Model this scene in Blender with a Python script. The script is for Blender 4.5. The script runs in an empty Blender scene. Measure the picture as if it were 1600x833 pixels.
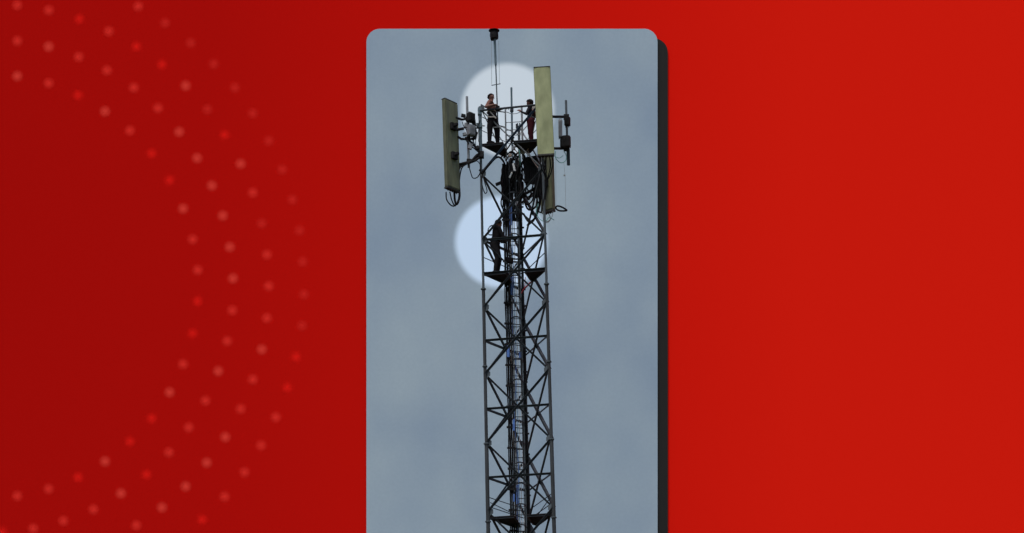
import bpy, bmesh, math, random
from mathutils import Vector as V, Matrix

random.seed(11)
S = bpy.context.scene
COL = S.collection
R = math.radians

# ------------------------------------------------------------------ camera
F = 4300.0            # focal length in photo pixels (photo is 1600 wide)
CAMZ = 1.6
SHIFT = 1565.2        # rise of the lens in photo pixels
cam_d = bpy.data.cameras.new('camera')
cam = bpy.data.objects.new('camera', cam_d)
COL.objects.link(cam)
cam.location = (0, 0, CAMZ)
cam.rotation_euler = (R(90), 0, 0)
cam_d.sensor_width = 36.0
cam_d.lens = 36.0 * F / 1600.0
cam_d.shift_y = SHIFT / 1600.0
cam_d.clip_start = 0.5
cam_d.clip_end = 3000
S.camera = cam

# ------------------------------------------------------------------ world, sun, exposure
SUN_EL, SUN_AZ = R(66), R(-28)      # azimuth measured from straight behind the camera, towards the left
w = bpy.data.worlds.new('World')
S.world = w
w.use_nodes = True
wn = w.node_tree
bg = wn.nodes['Background']
skyt = wn.nodes.new('ShaderNodeTexSky')
skyt.sky_type = 'NISHITA'
skyt.sun_disc = False
skyt.sun_elevation = SUN_EL
skyt.sun_rotation = R(180) - SUN_AZ
skyt.air_density = 1.0
skyt.dust_density = 4.0
skyt.ozone_density = 1.0
wn.links.new(skyt.outputs[0], bg.inputs[0])
bg.inputs[1].default_value = 0.10
sd = bpy.data.lights.new('sun', 'SUN')
sun = bpy.data.objects.new('sun', sd)
COL.objects.link(sun)
sd.energy = 1.3
sd.angle = R(14)
sd.color = (1.0, 0.965, 0.92)
sun_dir = V((math.sin(SUN_AZ) * math.cos(SUN_EL), -math.cos(SUN_AZ) * math.cos(SUN_EL), math.sin(SUN_EL)))
sun.rotation_euler = sun_dir.to_track_quat('Z', 'Y').to_euler()
sun.location = (-20, -20, 80)

S.view_settings.view_transform = 'Standard'
S.view_settings.look = 'None'
S.view_settings.gamma = 1.0
S.view_settings.use_curve_mapping = False
S.view_settings.exposure = 1.30
S.render.engine = 'CYCLES'
S.cycles.use_denoising = True

# ------------------------------------------------------------------ measuring helpers
def P(px, py, Y=100.0):
    """place that shows at photo pixel (px, py) when it stands Y metres away"""
    return V(((px - 800.0) / F * Y, Y, CAMZ + ((416.5 - py) + SHIFT) / F * Y))

def ZP(py):
    return P(800, py).z

# ------------------------------------------------------------------ materials
def srgb(r, g, b):
    f = lambda c: (c / 12.92 if c <= 0.04045 else ((c + 0.055) / 1.055) ** 2.4)
    return (f(r / 255.0), f(g / 255.0), f(b / 255.0), 1.0)

def mat(name, col, rough=0.6, metal=0.0, var=0.25, scale=6.0, bump=0.0, col2=None, stretch=None, spec=0.4):
    m = bpy.data.materials.new(name)
    m.use_nodes = True
    nt = m.node_tree
    b = nt.nodes['Principled BSDF']
    b.inputs['Roughness'].default_value = rough
    b.inputs['Metallic'].default_value = metal
    b.inputs['Specular IOR Level'].default_value = spec
    tc = nt.nodes.new('ShaderNodeTexCoord')
    src = tc.outputs['Object']
    if stretch:
        mp = nt.nodes.new('ShaderNodeMapping')
        mp.inputs['Scale'].default_value = stretch
        nt.links.new(src, mp.inputs[0]); src = mp.outputs[0]
    no = nt.nodes.new('ShaderNodeTexNoise')
    no.inputs['Scale'].default_value = scale
    no.inputs['Detail'].default_value = 5
    nt.links.new(src, no.inputs['Vector'])
    rp = nt.nodes.new('ShaderNodeValToRGB')
    c2 = col2 if col2 else tuple(c * (1 - var) for c in col[:3])
    rp.color_ramp.elements[0].color = tuple(c2[:3]) + (1,)
    rp.color_ramp.elements[1].color = tuple(c * (1 + (0 if col2 else var * .6)) for c in col[:3]) + (1,)
    rp.color_ramp.elements[0].position = 0.35
    rp.color_ramp.elements[1].position = 0.65
    nt.links.new(no.outputs[0], rp.inputs[0])
    nt.links.new(rp.outputs[0], b.inputs['Base Color'])
    if bump:
        bp = nt.nodes.new('ShaderNodeBump')
        bp.inputs['Strength'].default_value = bump
        bp.inputs['Distance'].default_value = 0.01
        n2 = nt.nodes.new('ShaderNodeTexNoise')
        n2.inputs['Scale'].default_value = scale * 6
        nt.links.new(src, n2.inputs['Vector'])
        nt.links.new(n2.outputs[0], bp.inputs['Height'])
        nt.links.new(bp.outputs[0], b.inputs['Normal'])
    return m

M = {}
M['steel_leg'] = mat('galvanised_leg_steel', (0.040, 0.050, 0.058), 0.8, 0.0, 0.3, 3.0, 0.2, stretch=(1, 1, .3), spec=.15)
M['steel_dark'] = mat('dark_leg_steel', (0.020, 0.023, 0.026), 0.8, 0.0, 0.35, 3.0, 0.2, stretch=(1, 1, .3), spec=.15)
M['steel'] = mat('weathered_brace_steel', (0.017, 0.021, 0.026), 0.8, 0.0, 0.35, 5.0, 0.2, spec=.15)
M['steel_blue'] = mat('bluish_brace_steel', (0.020, 0.036, 0.062), 0.8, 0.0, 0.35, 5.0, 0.2, spec=.15)
M['steel_light'] = mat('light_galvanised_rail', (0.115, 0.125, 0.135), 0.7, 0.0, 0.2, 8.0, spec=.2)
M['steel_teal'] = mat('teal_grey_post', (0.045, 0.072, 0.088), 0.7, 0.0, 0.25, 6.0, spec=.2)
M['plate'] = mat('dark_checker_plate', (0.012, 0.011, 0.012), 0.9, 0.0, 0.3, 9.0, 0.4, spec=.05)
M['black'] = mat('black_cable_jacket', (0.006, 0.006, 0.007), 0.8, 0.0, 0.3, 7.0, spec=.08)
M['radio'] = mat('dark_radio_casting', (0.007, 0.007, 0.008), 0.8, 0.0, 0.3, 8.0, spec=.1)
M['radio_grey'] = mat('grey_radio_casting', (0.11, 0.12, 0.135), 0.6, 0.0, 0.15, 8.0, spec=.2)
M['white_cable'] = mat('pale_cable_jacket', (0.36, 0.38, 0.40), 0.55, 0.0, 0.2, 7.0)
M['sky_cable'] = mat('pale_blue_cable_jacket', (0.20, 0.32, 0.45), 0.6, 0.0, 0.2, 5.0, spec=.2)
M['tan_cable'] = mat('tan_cable_jacket', (0.13, 0.10, 0.085), 0.55, 0.0, 0.3, 4.0)
M['blue_cable'] = mat('blue_cable_jacket', (0.022, 0.075, 0.24), 0.5, 0.0, 0.3, 4.0)
M['green_cable'] = mat('teal_green_cable', (0.05, 0.17, 0.16), 0.5, 0.0, 0.3, 4.0)
M['antenna'] = mat('olive_cream_radome', (0.162, 0.178, 0.086), 0.65, 0.0, 0.2, 2.2, 0.05, col2=(0.095, 0.108, 0.046), stretch=(1.3, 1.3, .6))
M['antenna_back'] = mat('olive_antenna_back', (0.072, 0.078, 0.042), 0.6, 0.0, 0.3, 3.0, 0.05, stretch=(2, 2, .5))
M['antenna_rear'] = mat('dull_olive_rear_antenna', (0.050, 0.055, 0.030), 0.7, 0.0, 0.4, 3.0, 0.05, stretch=(2, 2, .5), spec=.2)
M['antenna_trim'] = mat('dark_olive_edge_trim', (0.040, 0.045, 0.022), 0.7, 0.0, 0.3, 3.0)
M['antenna_end'] = mat('dark_antenna_end_cap', (0.006, 0.006, 0.005), 0.8, 0.0, 0.2, 6.0)
M['skin'] = mat('skin', (0.100, 0.046, 0.036), 0.7, 0.0, 0.12, 9.0, spec=.15)
M['top_red'] = mat('bare_back_skin', (0.095, 0.044, 0.034), 0.9, 0.0, 0.22, 14.0, 0.3, spec=.05)
M['cloth_black'] = mat('black_work_cloth', (0.0065, 0.006, 0.007), 0.95, 0.0, 0.3, 14.0, 0.3, spec=.05)
M['cloth_dark'] = mat('dark_shirt_cloth', (0.011, 0.010, 0.013), 0.95, 0.0, 0.3, 12.0, 0.3, spec=.05)
M['cloth_maroon'] = mat('maroon_trouser_cloth', (0.030, 0.006, 0.009), 0.95, 0.0, 0.35, 10.0, 0.3, spec=.05)
M['hair'] = mat('dark_hair', (0.007, 0.0055, 0.005), 0.9, 0.0, 0.3, 30.0, spec=.05)
M['strap'] = mat('pale_harness_webbing', (0.17, 0.155, 0.14), 0.8, 0.0, 0.2, 12.0)
M['red_strap'] = mat('red_webbing', (0.42, 0.025, 0.05), 0.8, 0.0, 0.2, 12.0)
M['rope'] = mat('grey_rope', (0.14, 0.15, 0.16), 0.8, 0.0, 0.2, 20.0)
M['eye'] = mat('eye_dark', (0.02, 0.015, 0.012), 0.3, 0.0, 0.1, 20.0)
M['drop_shadow'] = mat('drop_shadow_sheet', (0.0100, 0.0098, 0.0098), 0.85, 0.0, 0.04, 0.3, spec=0.1)
M['grass'] = mat('ground_grass', (0.07, 0.09, 0.035), 0.95, 0.0, 0.5, 1.2, 0.4)
M['concrete'] = mat('footing_concrete', (0.30, 0.29, 0.27), 0.9, 0.0, 0.2, 2.0, 0.3)

# ------------------------------------------------------------------ mesh builder
class MB:
    def __init__(s):
        s.v, s.f = [], []

    def add(s, vs, fs):
        n = len(s.v)
        s.v += [V(p) for p in vs]
        s.f += [tuple(i + n for i in q) for q in fs]
        return s

    def sweep(s, pts, prof, up=None, closed=False):
        """sweep a closed 2-D profile (list of (a,b)) along a polyline"""
        pts = [V(p) for p in pts]
        k, n = len(pts), len(prof)
        vs = []
        side = None
        for i in range(k):
            if closed:
                d = (pts[(i + 1) % k] - pts[i - 1])
            else:
                d = pts[min(i + 1, k - 1)] - pts[max(i - 1, 0)]
            d.normalize()
            if side is None:
                u = V(up) if up else (V((0, 0, 1)) if abs(d.z) < .9 else V((0, -1, 0)))
                side = d.cross(u)
            else:
                side = side - d * side.dot(d)
            side.normalize()
            u = side.cross(d).normalized()
            for a, b in prof:
                vs.append(pts[i] + side * a + u * b)
        fs = []
        for i in range(k if closed else k - 1):
            j = (i + 1) % k
            for q in range(n):
                r = (q + 1) % n
                fs.append((i * n + q, i * n + r, j * n + r, j * n + q))
        if not closed:
            fs.append(tuple(range(n))[::-1])
            fs.append(tuple((k - 1) * n + q for q in range(n)))
        return s.add(vs, fs)

    def tube(s, pts, r, n=8, closed=False):
        return s.sweep(pts, [(r * math.cos(2 * math.pi * q / n), r * math.sin(2 * math.pi * q / n)) for q in range(n)], closed=closed)

    def cone(s, a, b, r0, r1, n=12):
        a, b = V(a), V(b)
        d = (b - a).normalized()
        u = V((0, 0, 1)) if abs(d.z) < .9 else V((0, -1, 0))
        si = d.cross(u).normalized(); u = si.cross(d)
        vs = []
        for c, r in ((a, r0), (b, r1)):
            for q in range(n):
                t = 2 * math.pi * q / n
                vs.append(c + si * r * math.cos(t) + u * r * math.sin(t))
        fs = [(q, (q + 1) % n, n + (q + 1) % n, n + q) for q in range(n)]
        fs += [tuple(range(n))[::-1], tuple(range(n, 2 * n))]
        return s.add(vs, fs)

    def angle(s, a, b, w=.07, t=.011, up=None):
        """an L-section steel angle between two points"""
        pr = [(-w / 2, -w / 2), (w / 2, -w / 2), (w / 2, -w / 2 + t), (-w / 2 + t, -w / 2 + t), (-w / 2 + t, w / 2), (-w / 2, w / 2)]
        return s.sweep([a, b], pr, up)

    def flat(s, a, b, w, t, up=None):
        return s.sweep([a, b], [(-w / 2, -t / 2), (w / 2, -t / 2), (w / 2, t / 2), (-w / 2, t / 2)], up)

    def box(s, c, size, rot=None, bev=0.0):
        bm = bmesh.new()
        bmesh.ops.create_cube(bm, size=1.0)
        bmesh.ops.scale(bm, vec=size, verts=bm.verts)
        if bev:
            bmesh.ops.bevel(bm, geom=list(bm.edges), offset=bev, segments=2, profile=.7, affect='EDGES')
        m = Matrix.Translation(V(c)) @ (rot.to_4x4() if rot else Matrix.Identity(4))
        bm.transform(m)
        bm.verts.index_update()
        s.add([v.co.copy() for v in bm.verts], [tuple(v.index for v in f.verts) for f in bm.faces])
        bm.free()
        return s

    def ball(s, c, r, seg=10, rings=7, sc=(1, 1, 1)):
        bm = bmesh.new()
        bmesh.ops.create_uvsphere(bm, u_segments=seg, v_segments=rings, radius=r)
        bmesh.ops.scale(bm, vec=sc, verts=bm.verts)
        bmesh.ops.translate(bm, vec=V(c), verts=bm.verts)
        bm.verts.index_update()
        s.add([v.co.copy() for v in bm.verts], [tuple(v.index for v in f.verts) for f in bm.faces])
        bm.free()
        return s

    def prism(s, poly, nrm, t):
        """a flat polygon (list of 3-D points) given a thickness t along nrm"""
        n = len(poly)
        nrm = V(nrm).normalized()
        vs = [V(p) for p in poly] + [V(p) + nrm * t for p in poly]
        fs = [tuple(range(n))[::-1], tuple(range(n, 2 * n))]
        fs += [(i, (i + 1) % n, n + (i + 1) % n, n + i) for i in range(n)]
        return s.add(vs, fs)

    def build(s, name, m, parent=None, smooth=False):
        me = bpy.data.meshes.new(name)
        if parent is None:
            xs = [p.x for p in s.v]; ys = [p.y for p in s.v]
            o0 = V(((min(xs) + max(xs)) / 2, (min(ys) + max(ys)) / 2, min(p.z for p in s.v)))
        else:
            o0 = ROOT[parent.name]
        me.from_pydata([tuple(p - o0) for p in s.v], [], s.f)
        bm = bmesh.new(); bm.from_mesh(me)
        bmesh.ops.recalc_face_normals(bm, faces=bm.faces)
        bm.to_mesh(me); bm.free()
        me.materials.append(m)
        if smooth:
            for p in me.polygons:
                p.use_smooth = True
            me.set_sharp_from_angle(angle=R(55))
        o = bpy.data.objects.new(name, me)
        COL.objects.link(o)
        if parent is None:
            o.location = o0
        else:
            o.parent = parent
        ROOT[o.name] = o0
        return o

ROOT = {}

def tag(o, label=None, cat=None, group=None, kind=None):
    for k, val in (('label', label), ('category', cat), ('group', group), ('kind', kind)):
        if val:
            o[k] = val
    return o

def thing(name, label, cat, loc, group=None):
    o = bpy.data.objects.new(name, None)
    COL.objects.link(o)
    o.location = loc
    o.empty_display_size = .2
    ROOT[o.name] = V(loc)
    return tag(o, label, cat, group)

def spline(pts, n=6):
    pts = [V(p) for p in pts]
    q = [pts[0] * 2 - pts[1]] + pts + [pts[-1] * 2 - pts[-2]]
    out = []
    for i in range(1, len(q) - 2):
        a, b, c, d = q[i - 1:i + 3]
        for k in range(n):
            t = k / n
            out.append(.5 * ((2 * b) + (c - a) * t + (2 * a - 5 * b + 4 * c - d) * t * t + (3 * b - a - 3 * c + d) * t ** 3))
    out.append(pts[-1])
    return out

def cable(name, pts, r, m, parent=None, n=7):
    return MB().tube(spline(pts, n), r, 7).build(name, m, parent, True)

# ------------------------------------------------------------------ setting: ground, red wall, drop shadow sheet, sky backdrop
gm = MB().add([(-1500, -300, 0), (1500, -300, 0), (1500, 1500, 0), (-1500, 1500, 0)], [(0, 1, 2, 3)])
tag(gm.build('ground', M['grass']), kind='structure')

YS, YB, YW = 112.0, 112.07, 112.14

def rounded(px0, px1, py0, zb, rad, Y, t, n=10):
    a, b = P(px0, py0, Y), P(px1, py0, Y)
    r = rad / F * Y
    pts = [V((a.x, Y, zb)), V((b.x, Y, zb))]
    for k in range(n + 1):
        g = math.pi / 2 * k / n
        pts.append(V((b.x - r + r * math.cos(g), Y, b.z - r + r * math.sin(g))))
    for k in range(n + 1):
        g = math.pi / 2 * (1 + k / n)
        pts.append(V((a.x + r + r * math.cos(g), Y, a.z - r + r * math.sin(g))))
    return MB().prism(pts, (0, 1, 0), t)

# red wall, its colour running from deep red on the left to a livelier red on the right
wm = bpy.data.materials.new('red_wall_paint')
wm.use_nodes = True
nt = wm.node_tree
b = nt.nodes['Principled BSDF']
b.inputs['Roughness'].default_value = 0.9
b.inputs['Specular IOR Level'].default_value = 0.0
tc = nt.nodes.new('ShaderNodeTexCoord')
sp = nt.nodes.new('ShaderNodeSeparateXYZ')
mr = nt.nodes.new('ShaderNodeMapRange')
half = 800 / F * YW
mr.inputs['From Min'].default_value = -half
mr.inputs['From Max'].default_value = half
rp = nt.nodes.new('ShaderNodeValToRGB')
WALL_RED = [(0.0, (0.262, 0.0030, 0.0022)), (0.20, (0.280, 0.0032, 0.0023)), (0.36, (0.325, 0.0040, 0.0025)),
            (0.655, (0.415, 0.0062, 0.0030)), (0.78, (0.450, 0.0080, 0.0034)), (1.0, (0.455, 0.0084, 0.0034))]
el = rp.color_ramp.elements
WALL_RED = [(p_, (c_[0] * 1.06, c_[1], c_[2])) for p_, c_ in WALL_RED]
el[0].position, el[0].color = WALL_RED[0][0], WALL_RED[0][1] + (1,)
el[1].position, el[1].color = WALL_RED[-1][0], WALL_RED[-1][1] + (1,)
for pos, c in WALL_RED[1:-1]:
    e = el.new(pos); e.color = c + (1,)
nt.links.new(tc.outputs['Object'], sp.inputs[0])
nt.links.new(sp.outputs['X'], mr.inputs['Value'])
nt.links.new(mr.outputs[0], rp.inputs[0])
nt.links.new(rp.outputs[0], b.inputs['Base Color'])
wall_mb = MB().prism([(-45, YW, 0), (45, YW, 0), (45, YW, 60), (-45, YW, 60)], (0, 1, 0), .5)
wall = wall_mb.build('red_wall', wm)
tag(wall, kind='structure')

# soft round printed dots on the wall, one object each
def dot_mat(name, col, peak):
    m = bpy.data.materials.new(name)
    m.use_nodes = True
    nt = m.node_tree
    b = nt.nodes['Principled BSDF']
    b.inputs['Base Color'].default_value = col + (1,)
    b.inputs['Roughness'].default_value = 0.9
    b.inputs['Specular IOR Level'].default_value = 0.0
    tc = nt.nodes.new('ShaderNodeTexCoord')
    ln = nt.nodes.new('ShaderNodeVectorMath'); ln.operation = 'LENGTH'
    mr = nt.nodes.new('ShaderNodeMapRange'); mr.interpolation_type = 'LINEAR'
    mr.inputs['From Min'].default_value = 0.0
    mr.inputs['From Max'].default_value = 10.5 / F * YW
    mr.inputs['To Min'].default_value = peak
    mr.inputs['To Max'].default_value = 0.0
    nt.links.new(tc.outputs['Object'], ln.inputs[0])
    nt.links.new(ln.outputs['Value'], mr.inputs['Value'])
    nt.links.new(mr.outputs[0], b.inputs['Alpha'])
    return m

DOTM = [dot_mat('dot_pale', (0.84, 0.064, 0.046), .46), dot_mat('dot_rose', (0.84, 0.038, 0.028), .46), dot_mat('dot_red', (0.86, 0.014, 0.010), .46),
        dot_mat('dot_faint', (0.70, 0.026, 0.020), .42)]
dot_me = []
rd = 11.0 / F * YW
for k in range(4):
    me = bpy.data.meshes.new('dot')
    vs = [(rd * math.cos(2 * math.pi * q / 20), 0, rd * math.sin(2 * math.pi * q / 20)) for q in range(20)]
    me.from_pydata(vs, [], [tuple(range(20))])
    me.materials.append(DOTM[k])
    dot_me.append(me)
# x, y, kind (0 pale, 1 rose, 2 red, 3 faint)
DOTS = [(27,119,0),(76,130,1),(122,149,2),(164,174,0),(203,204,1),(237,240,2),(265,282,2),(286,326,0),(301,374,1),(309,422,1),(309,471,2),
        (301,521,2),(286,569,1),(265,613,0),(237,654,2),(203,690,2),(164,721,0),(122,746,2),(76,764,1),(27,775,1),
        (27,64,1),(76,73,0),(123,89,1),(167,110,1),(209,137,1),(247,169,1),(280,206,0),(308,247,0),(331,290,0),(348,337,0),(359,386,0),
        (364,435,0),(363,485,1),(355,533,1),(341,580,0),(321,626,1),(295,668,1),(264,707,1),(229,742,2),(189,771,0),(146,796,1),(99,814,1),(52,826,1),(3,831,2),
        (27,8,1),(76,16,1),(124,30,2),(170,49,1),(213,73,2),(253,101,2),(290,134,0),(324,171,3),(351,211,2),(376,256,0),(395,301,1),(409,349,3),(417,398,1),
        (420,447,1),(417,497,1),(409,546,0),(395,593,1),(376,639,1),(352,683,0),(323,723,0),(290,760,0),(253,793,0),(213,821,1),
        (216,10,1),(258,36,3),(298,67,3),(334,100,3),(367,137,3),(395,177,3),(420,220,3),(441,265,3),(457,312,3),(468,360,3),(473,409,3),
        (475,460,3),(472,509,3),(463,558,2),(449,606,2),(431,652,1),(408,696,1),(382,738,1),(351,776,1),(316,812,2)]
w0 = ROOT[wall.name]
for x, y, k in DOTS:
    o = bpy.data.objects.new('dot', dot_me[k])
    COL.objects.link(o)
    o.parent = wall
    o.location = P(x, y, YW - .006) - w0

# drop shadow of the sky backdrop, made as a dark offset sheet behind it
drop_shadow = rounded(588.5, 1043.5, 60, 0, 22, YB, .045).build('drop_shadow_sheet', M['drop_shadow'])
tag(drop_shadow, 'drop shadow of the sky backdrop, made as a charcoal sheet with a rounded corner behind its right edge', 'drop_shadow')

# sky backdrop: grey-blue overcast with two pale discs
sm = bpy.data.materials.new('overcast_sky_print')
sm.use_nodes = True
nt = sm.node_tree
b = nt.nodes['Principled BSDF']
b.inputs['Roughness'].default_value = 0.95
b.inputs['Specular IOR Level'].default_value = 0.0
tc = nt.nodes.new('ShaderNodeTexCoord')
def noise(scale, detail, stretch):
    mp = nt.nodes.new('ShaderNodeMapping'); mp.inputs['Scale'].default_value = stretch
    nt.links.new(tc.outputs['Object'], mp.inputs[0])
    n = nt.nodes.new('ShaderNodeTexNoise'); n.inputs['Scale'].default_value = scale; n.inputs['Detail'].default_value = detail
    n.inputs['Roughness'].default_value = .45
    nt.links.new(mp.outputs[0], n.inputs['Vector'])
    return n.outputs[0]
n1 = noise(.24, 6, (1, 1, .8))
rp = nt.nodes.new('ShaderNodeValToRGB')
SKY_A, SKY_B = (0.170, 0.222, 0.284), (0.222, 0.276, 0.320)
rp.color_ramp.elements[0].position = .34; rp.color_ramp.elements[0].color = SKY_A + (1,)
rp.color_ramp.elements[1].position = .68; rp.color_ramp.elements[1].color = SKY_B + (1,)
nt.links.new(n1, rp.inputs[0])
n2 = noise(9.0, 5, (1, 1, 1))
mg = nt.nodes.new('ShaderNodeMapRange'); mg.inputs['To Min'].default_value = .94; mg.inputs['To Max'].default_value = 1.06
nt.links.new(n2, mg.inputs['Value'])
mu = nt.nodes.new('ShaderNodeMixRGB'); mu.blend_type = 'MULTIPLY'; mu.inputs[0].default_value = 1
nt.links.new(rp.outputs[0], mu.inputs[1]); nt.links.new(mg.outputs[0], mu.inputs[2])
cur = mu.outputs[0]
sky_mb = rounded(572.5, 1027.5, 45, 0, 21, YS, .045)
xs = [p.x for p in sky_mb.v]
sky_o = V(((min(xs) + max(xs)) / 2, YS + .0225, 0))
for (cx_, cy_, rad, col) in ((793, 172, 75, (0.475, 0.535, 0.590)), (783, 378, 74, (0.440, 0.550, 0.690))):
    c = P(cx_, cy_, YS) - sky_o
    sb = nt.nodes.new('ShaderNodeVectorMath'); sb.operation = 'SUBTRACT'
    sb.inputs[1].default_value = (c.x, -.0225, c.z)
    nt.links.new(tc.outputs['Object'], sb.inputs[0])
    ln = nt.nodes.new('ShaderNodeVectorMath'); ln.operation = 'LENGTH'
    nt.links.new(sb.outputs[0], ln.inputs[0])
    mr = nt.nodes.new('ShaderNodeMapRange'); mr.interpolation_type = 'SMOOTHSTEP'
    mr.inputs['From Min'].default_value = (rad - 9) / F * YS
    mr.inputs['From Max'].default_value = (rad + 4) / F * YS
    mr.inputs['To Min'].default_value = 1; mr.inputs['To Max'].default_value = 0
    nt.links.new(ln.outputs['Value'], mr.inputs['Value'])
    mx = nt.nodes.new('ShaderNodeMixRGB')
    mx.inputs[2].default_value = col + (1,)
    nt.links.new(mr.outputs[0], mx.inputs[0]); nt.links.new(cur, mx.inputs[1])
    cur = mx.outputs[0]
nt.links.new(cur, b.inputs['Base Color'])
sky = sky_mb.build('sky', sm)
tag(sky, kind='structure')

# ------------------------------------------------------------------ the lattice tower: three legs, X-braced faces
def leg_xy(which, z):
    """position of a leg axis at height z; the tower tapers and leans a little"""
    py = 416.5 + SHIFT - (z - CAMZ) * F / 100.0
    xl = 752.0 + (py - 280) * (11.0 / 553)
    xr = 848.8 + (py - 280) * (17.2 / 553)
    L = V(((xl - 800) / F * 100.18, 100.18, z - .026))
    Rr = V(((xr - 800) / F * 99.82, 99.82, z + .026))
    if which == 'L': return L
    if which == 'R': return Rr
    mid = (L + Rr) / 2
    d = Rr - L; s = d.xy.length
    per = V((-d.y, d.x, 0)).normalized()
    return mid + per * s * .866

def tw(z, u, v):
    """a point inside the tower: u along the front face (0 left leg, 1 right leg), v towards the back leg (1)"""
    L, Rr, B = (leg_xy(q, z) for q in 'LRB')
    mid = (L + Rr) / 2
    return L + (Rr - L) * u + (B - mid) * v

tower = thing('lattice_tower', 'tall dark three-legged steel lattice tower with caged ladder', 'tower', (0.3, 100.6, 0))
NODE = [165, 267.5, 371, 476.5, 581, 689, 796.5, 906]
MIDL = [None, None, 423.5, 528.5, 635.5, 743, 853]
zn = [ZP(y) for y in NODE]
pitch = zn[-2] - zn[-1]

def legr(z):
    py = 416.5 + SHIFT - (z - CAMZ) * F / 100.0
    return .046 if py < 448 else (.060 if py < 690 else .070)

# legs: one per corner, each in view from the top to below the frame and on to the ground
for q in 'LRB':
    m = MB()
    lv = [zn[0] + .06, ZP(448), ZP(448), ZP(690), ZP(690), 0.0]
    rr = [.046, .046, .060, .060, .072, .085]
    for i in (2, 4):
        m.tube([leg_xy(q, lv[i]), leg_xy(q, lv[i + 1])], rr[i], 12)
    lg = m.build('leg', M['steel_dark'], tower, True)
    MB().tube([leg_xy(q, lv[0]), leg_xy(q, lv[1])], rr[0], 12).build('upper_section', M['steel_leg'], lg, True)
    for y in (168, 262, 448, 569, 690, 812):       # bolted flanges where leg lengths join
        z = ZP(y)
        a = leg_xy(q, z)
        MB().cone(a - V((0, 0, .02)), a + V((0, 0, .02)), legr(z) + .035, legr(z) + .035, 12).build('flange', M['steel_leg'], lg)

FACES = (('L', 'R'), ('L', 'B'), ('R', 'B'))
def face_out(a, b):
    c = (leg_xy('L', 40) + leg_xy('R', 40) + leg_xy('B', 40)) / 3
    m = (leg_xy(a, 40) + leg_xy(b, 40)) / 2
    d = m - c; d.z = 0
    return d.normalized()

for fi, (a, b_) in enumerate(FACES):
    out = face_out(a, b_)
    for i in range(len(zn) - 1):
        z1, z0 = zn[i], zn[i + 1]
        wd = .062 if i < 3 else .072
        o1, o2 = out * .040, out * -.040
        m1 = M['steel_blue'] if (i == 0 and fi == 0) else (M['steel_light'] if i == 0 else M['steel'])
        if i == 0 and fi: wd = .04
        elif fi == 2: wd *= 1.25
        MB().angle(leg_xy(a, z0) + o1, leg_xy(b_, z1) + o1, wd, .012, out).build('brace', m1, tower)
        MB().angle(leg_xy(a, z1) + o2, leg_xy(b_, z0) + o2, wd * (.62 if i == 0 else .9), .012, out).build('brace', M['steel_light'] if i == 0 else M['steel'], tower)
        # bolted plate at the crossing
        pc = (leg_xy(a, z0) + leg_xy(b_, z1) + leg_xy(a, z1) + leg_xy(b_, z0)) / 4
        along = (leg_xy(b_, z0) - leg_xy(a, z0)).normalized()
        g = .09
        MB().prism([pc + along * g - out * .006, pc + V((0, 0, g)) - out * .006, pc - along * g - out * .006, pc - V((0, 0, g)) - out * .006], out, .012).build('gusset', M['steel'], tower)
        # girt through the crossing of the braces
        if MIDL[i]:
            zm = ZP(MIDL[i])
            MB().angle(leg_xy(a, zm) + out * .012, leg_xy(b_, zm) + out * .012, .068, .012, out).build('girt', M['steel'], tower)
    for z in (zn[2],):
        MB().angle(leg_xy(a, z), leg_xy(b_, z), .07, .012, out).build('girt', M['steel'], tower)
    # gussets on the legs at the nodes
    for q in (a, b_):
        oth = b_ if q == a else a
        for z in zn[:-1]:
            p = leg_xy(q, z)
            al = (leg_xy(oth, z) - p).normalized()
            r0 = legr(z)
            pts = [p + al * r0 + V((0, 0, .16)), p + al * (r0 + .13) + V((0, 0, .07)), p + al * (r0 + .13) - V((0, 0, .07)), p + al * r0 - V((0, 0, .16))]
            MB().prism([x - out * .005 for x in pts], out, .010).build('gusset', M['steel_leg'], tower)

# everything below the frame, down to the footing, as one part
m = MB()
z = zn[-1]
while z > 2.0:
    z0 = max(z - pitch, .15)
    for a, b_ in FACES:
        out = face_out(a, b_)
        m.angle(leg_xy(a, z0) + out * .04, leg_xy(b_, z) + out * .04, .08, .012, out)
        m.angle(leg_xy(a, z) - out * .04, leg_xy(b_, z0) - out * .04, .08, .012, out)
        m.angle(leg_xy(a, (z + z0) / 2), leg_xy(b_, (z + z0) / 2), .075, .012, out)
    z = z0
m.build('lower_section', M['steel'], tower)
for q in 'LRB':
    p = leg_xy(q, .2)
    MB().box((p.x, p.y, .14), (.8, .8, .36), bev=.03).build('footing', M['concrete'], tower)

# ---------------- platforms: two steel plates with the ladder gap between, on thin edge beams
def platform(py, left, right, name='platform'):
    z = ZP(py)
    first = None
    for poly in (left, right):
        pts = [tw(z, u, v) for u, v in poly]
        pl = MB().prism(pts, (0, 0, 1), .035).build(name, M['plate'], tower)
        m = MB()
        n = len(pts)
        ins = sum(pts, V((0, 0, 0))) / n
        for i in range(n):
            p, q = pts[i] * .985 + ins * .015, pts[(i + 1) % n] * .985 + ins * .015
            m.angle(p - V((0, 0, .033)), q - V((0, 0, .033)), .05, .008, (0, 0, 1))
        m.build('edge_beam', M['steel'], pl)
    return z

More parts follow.
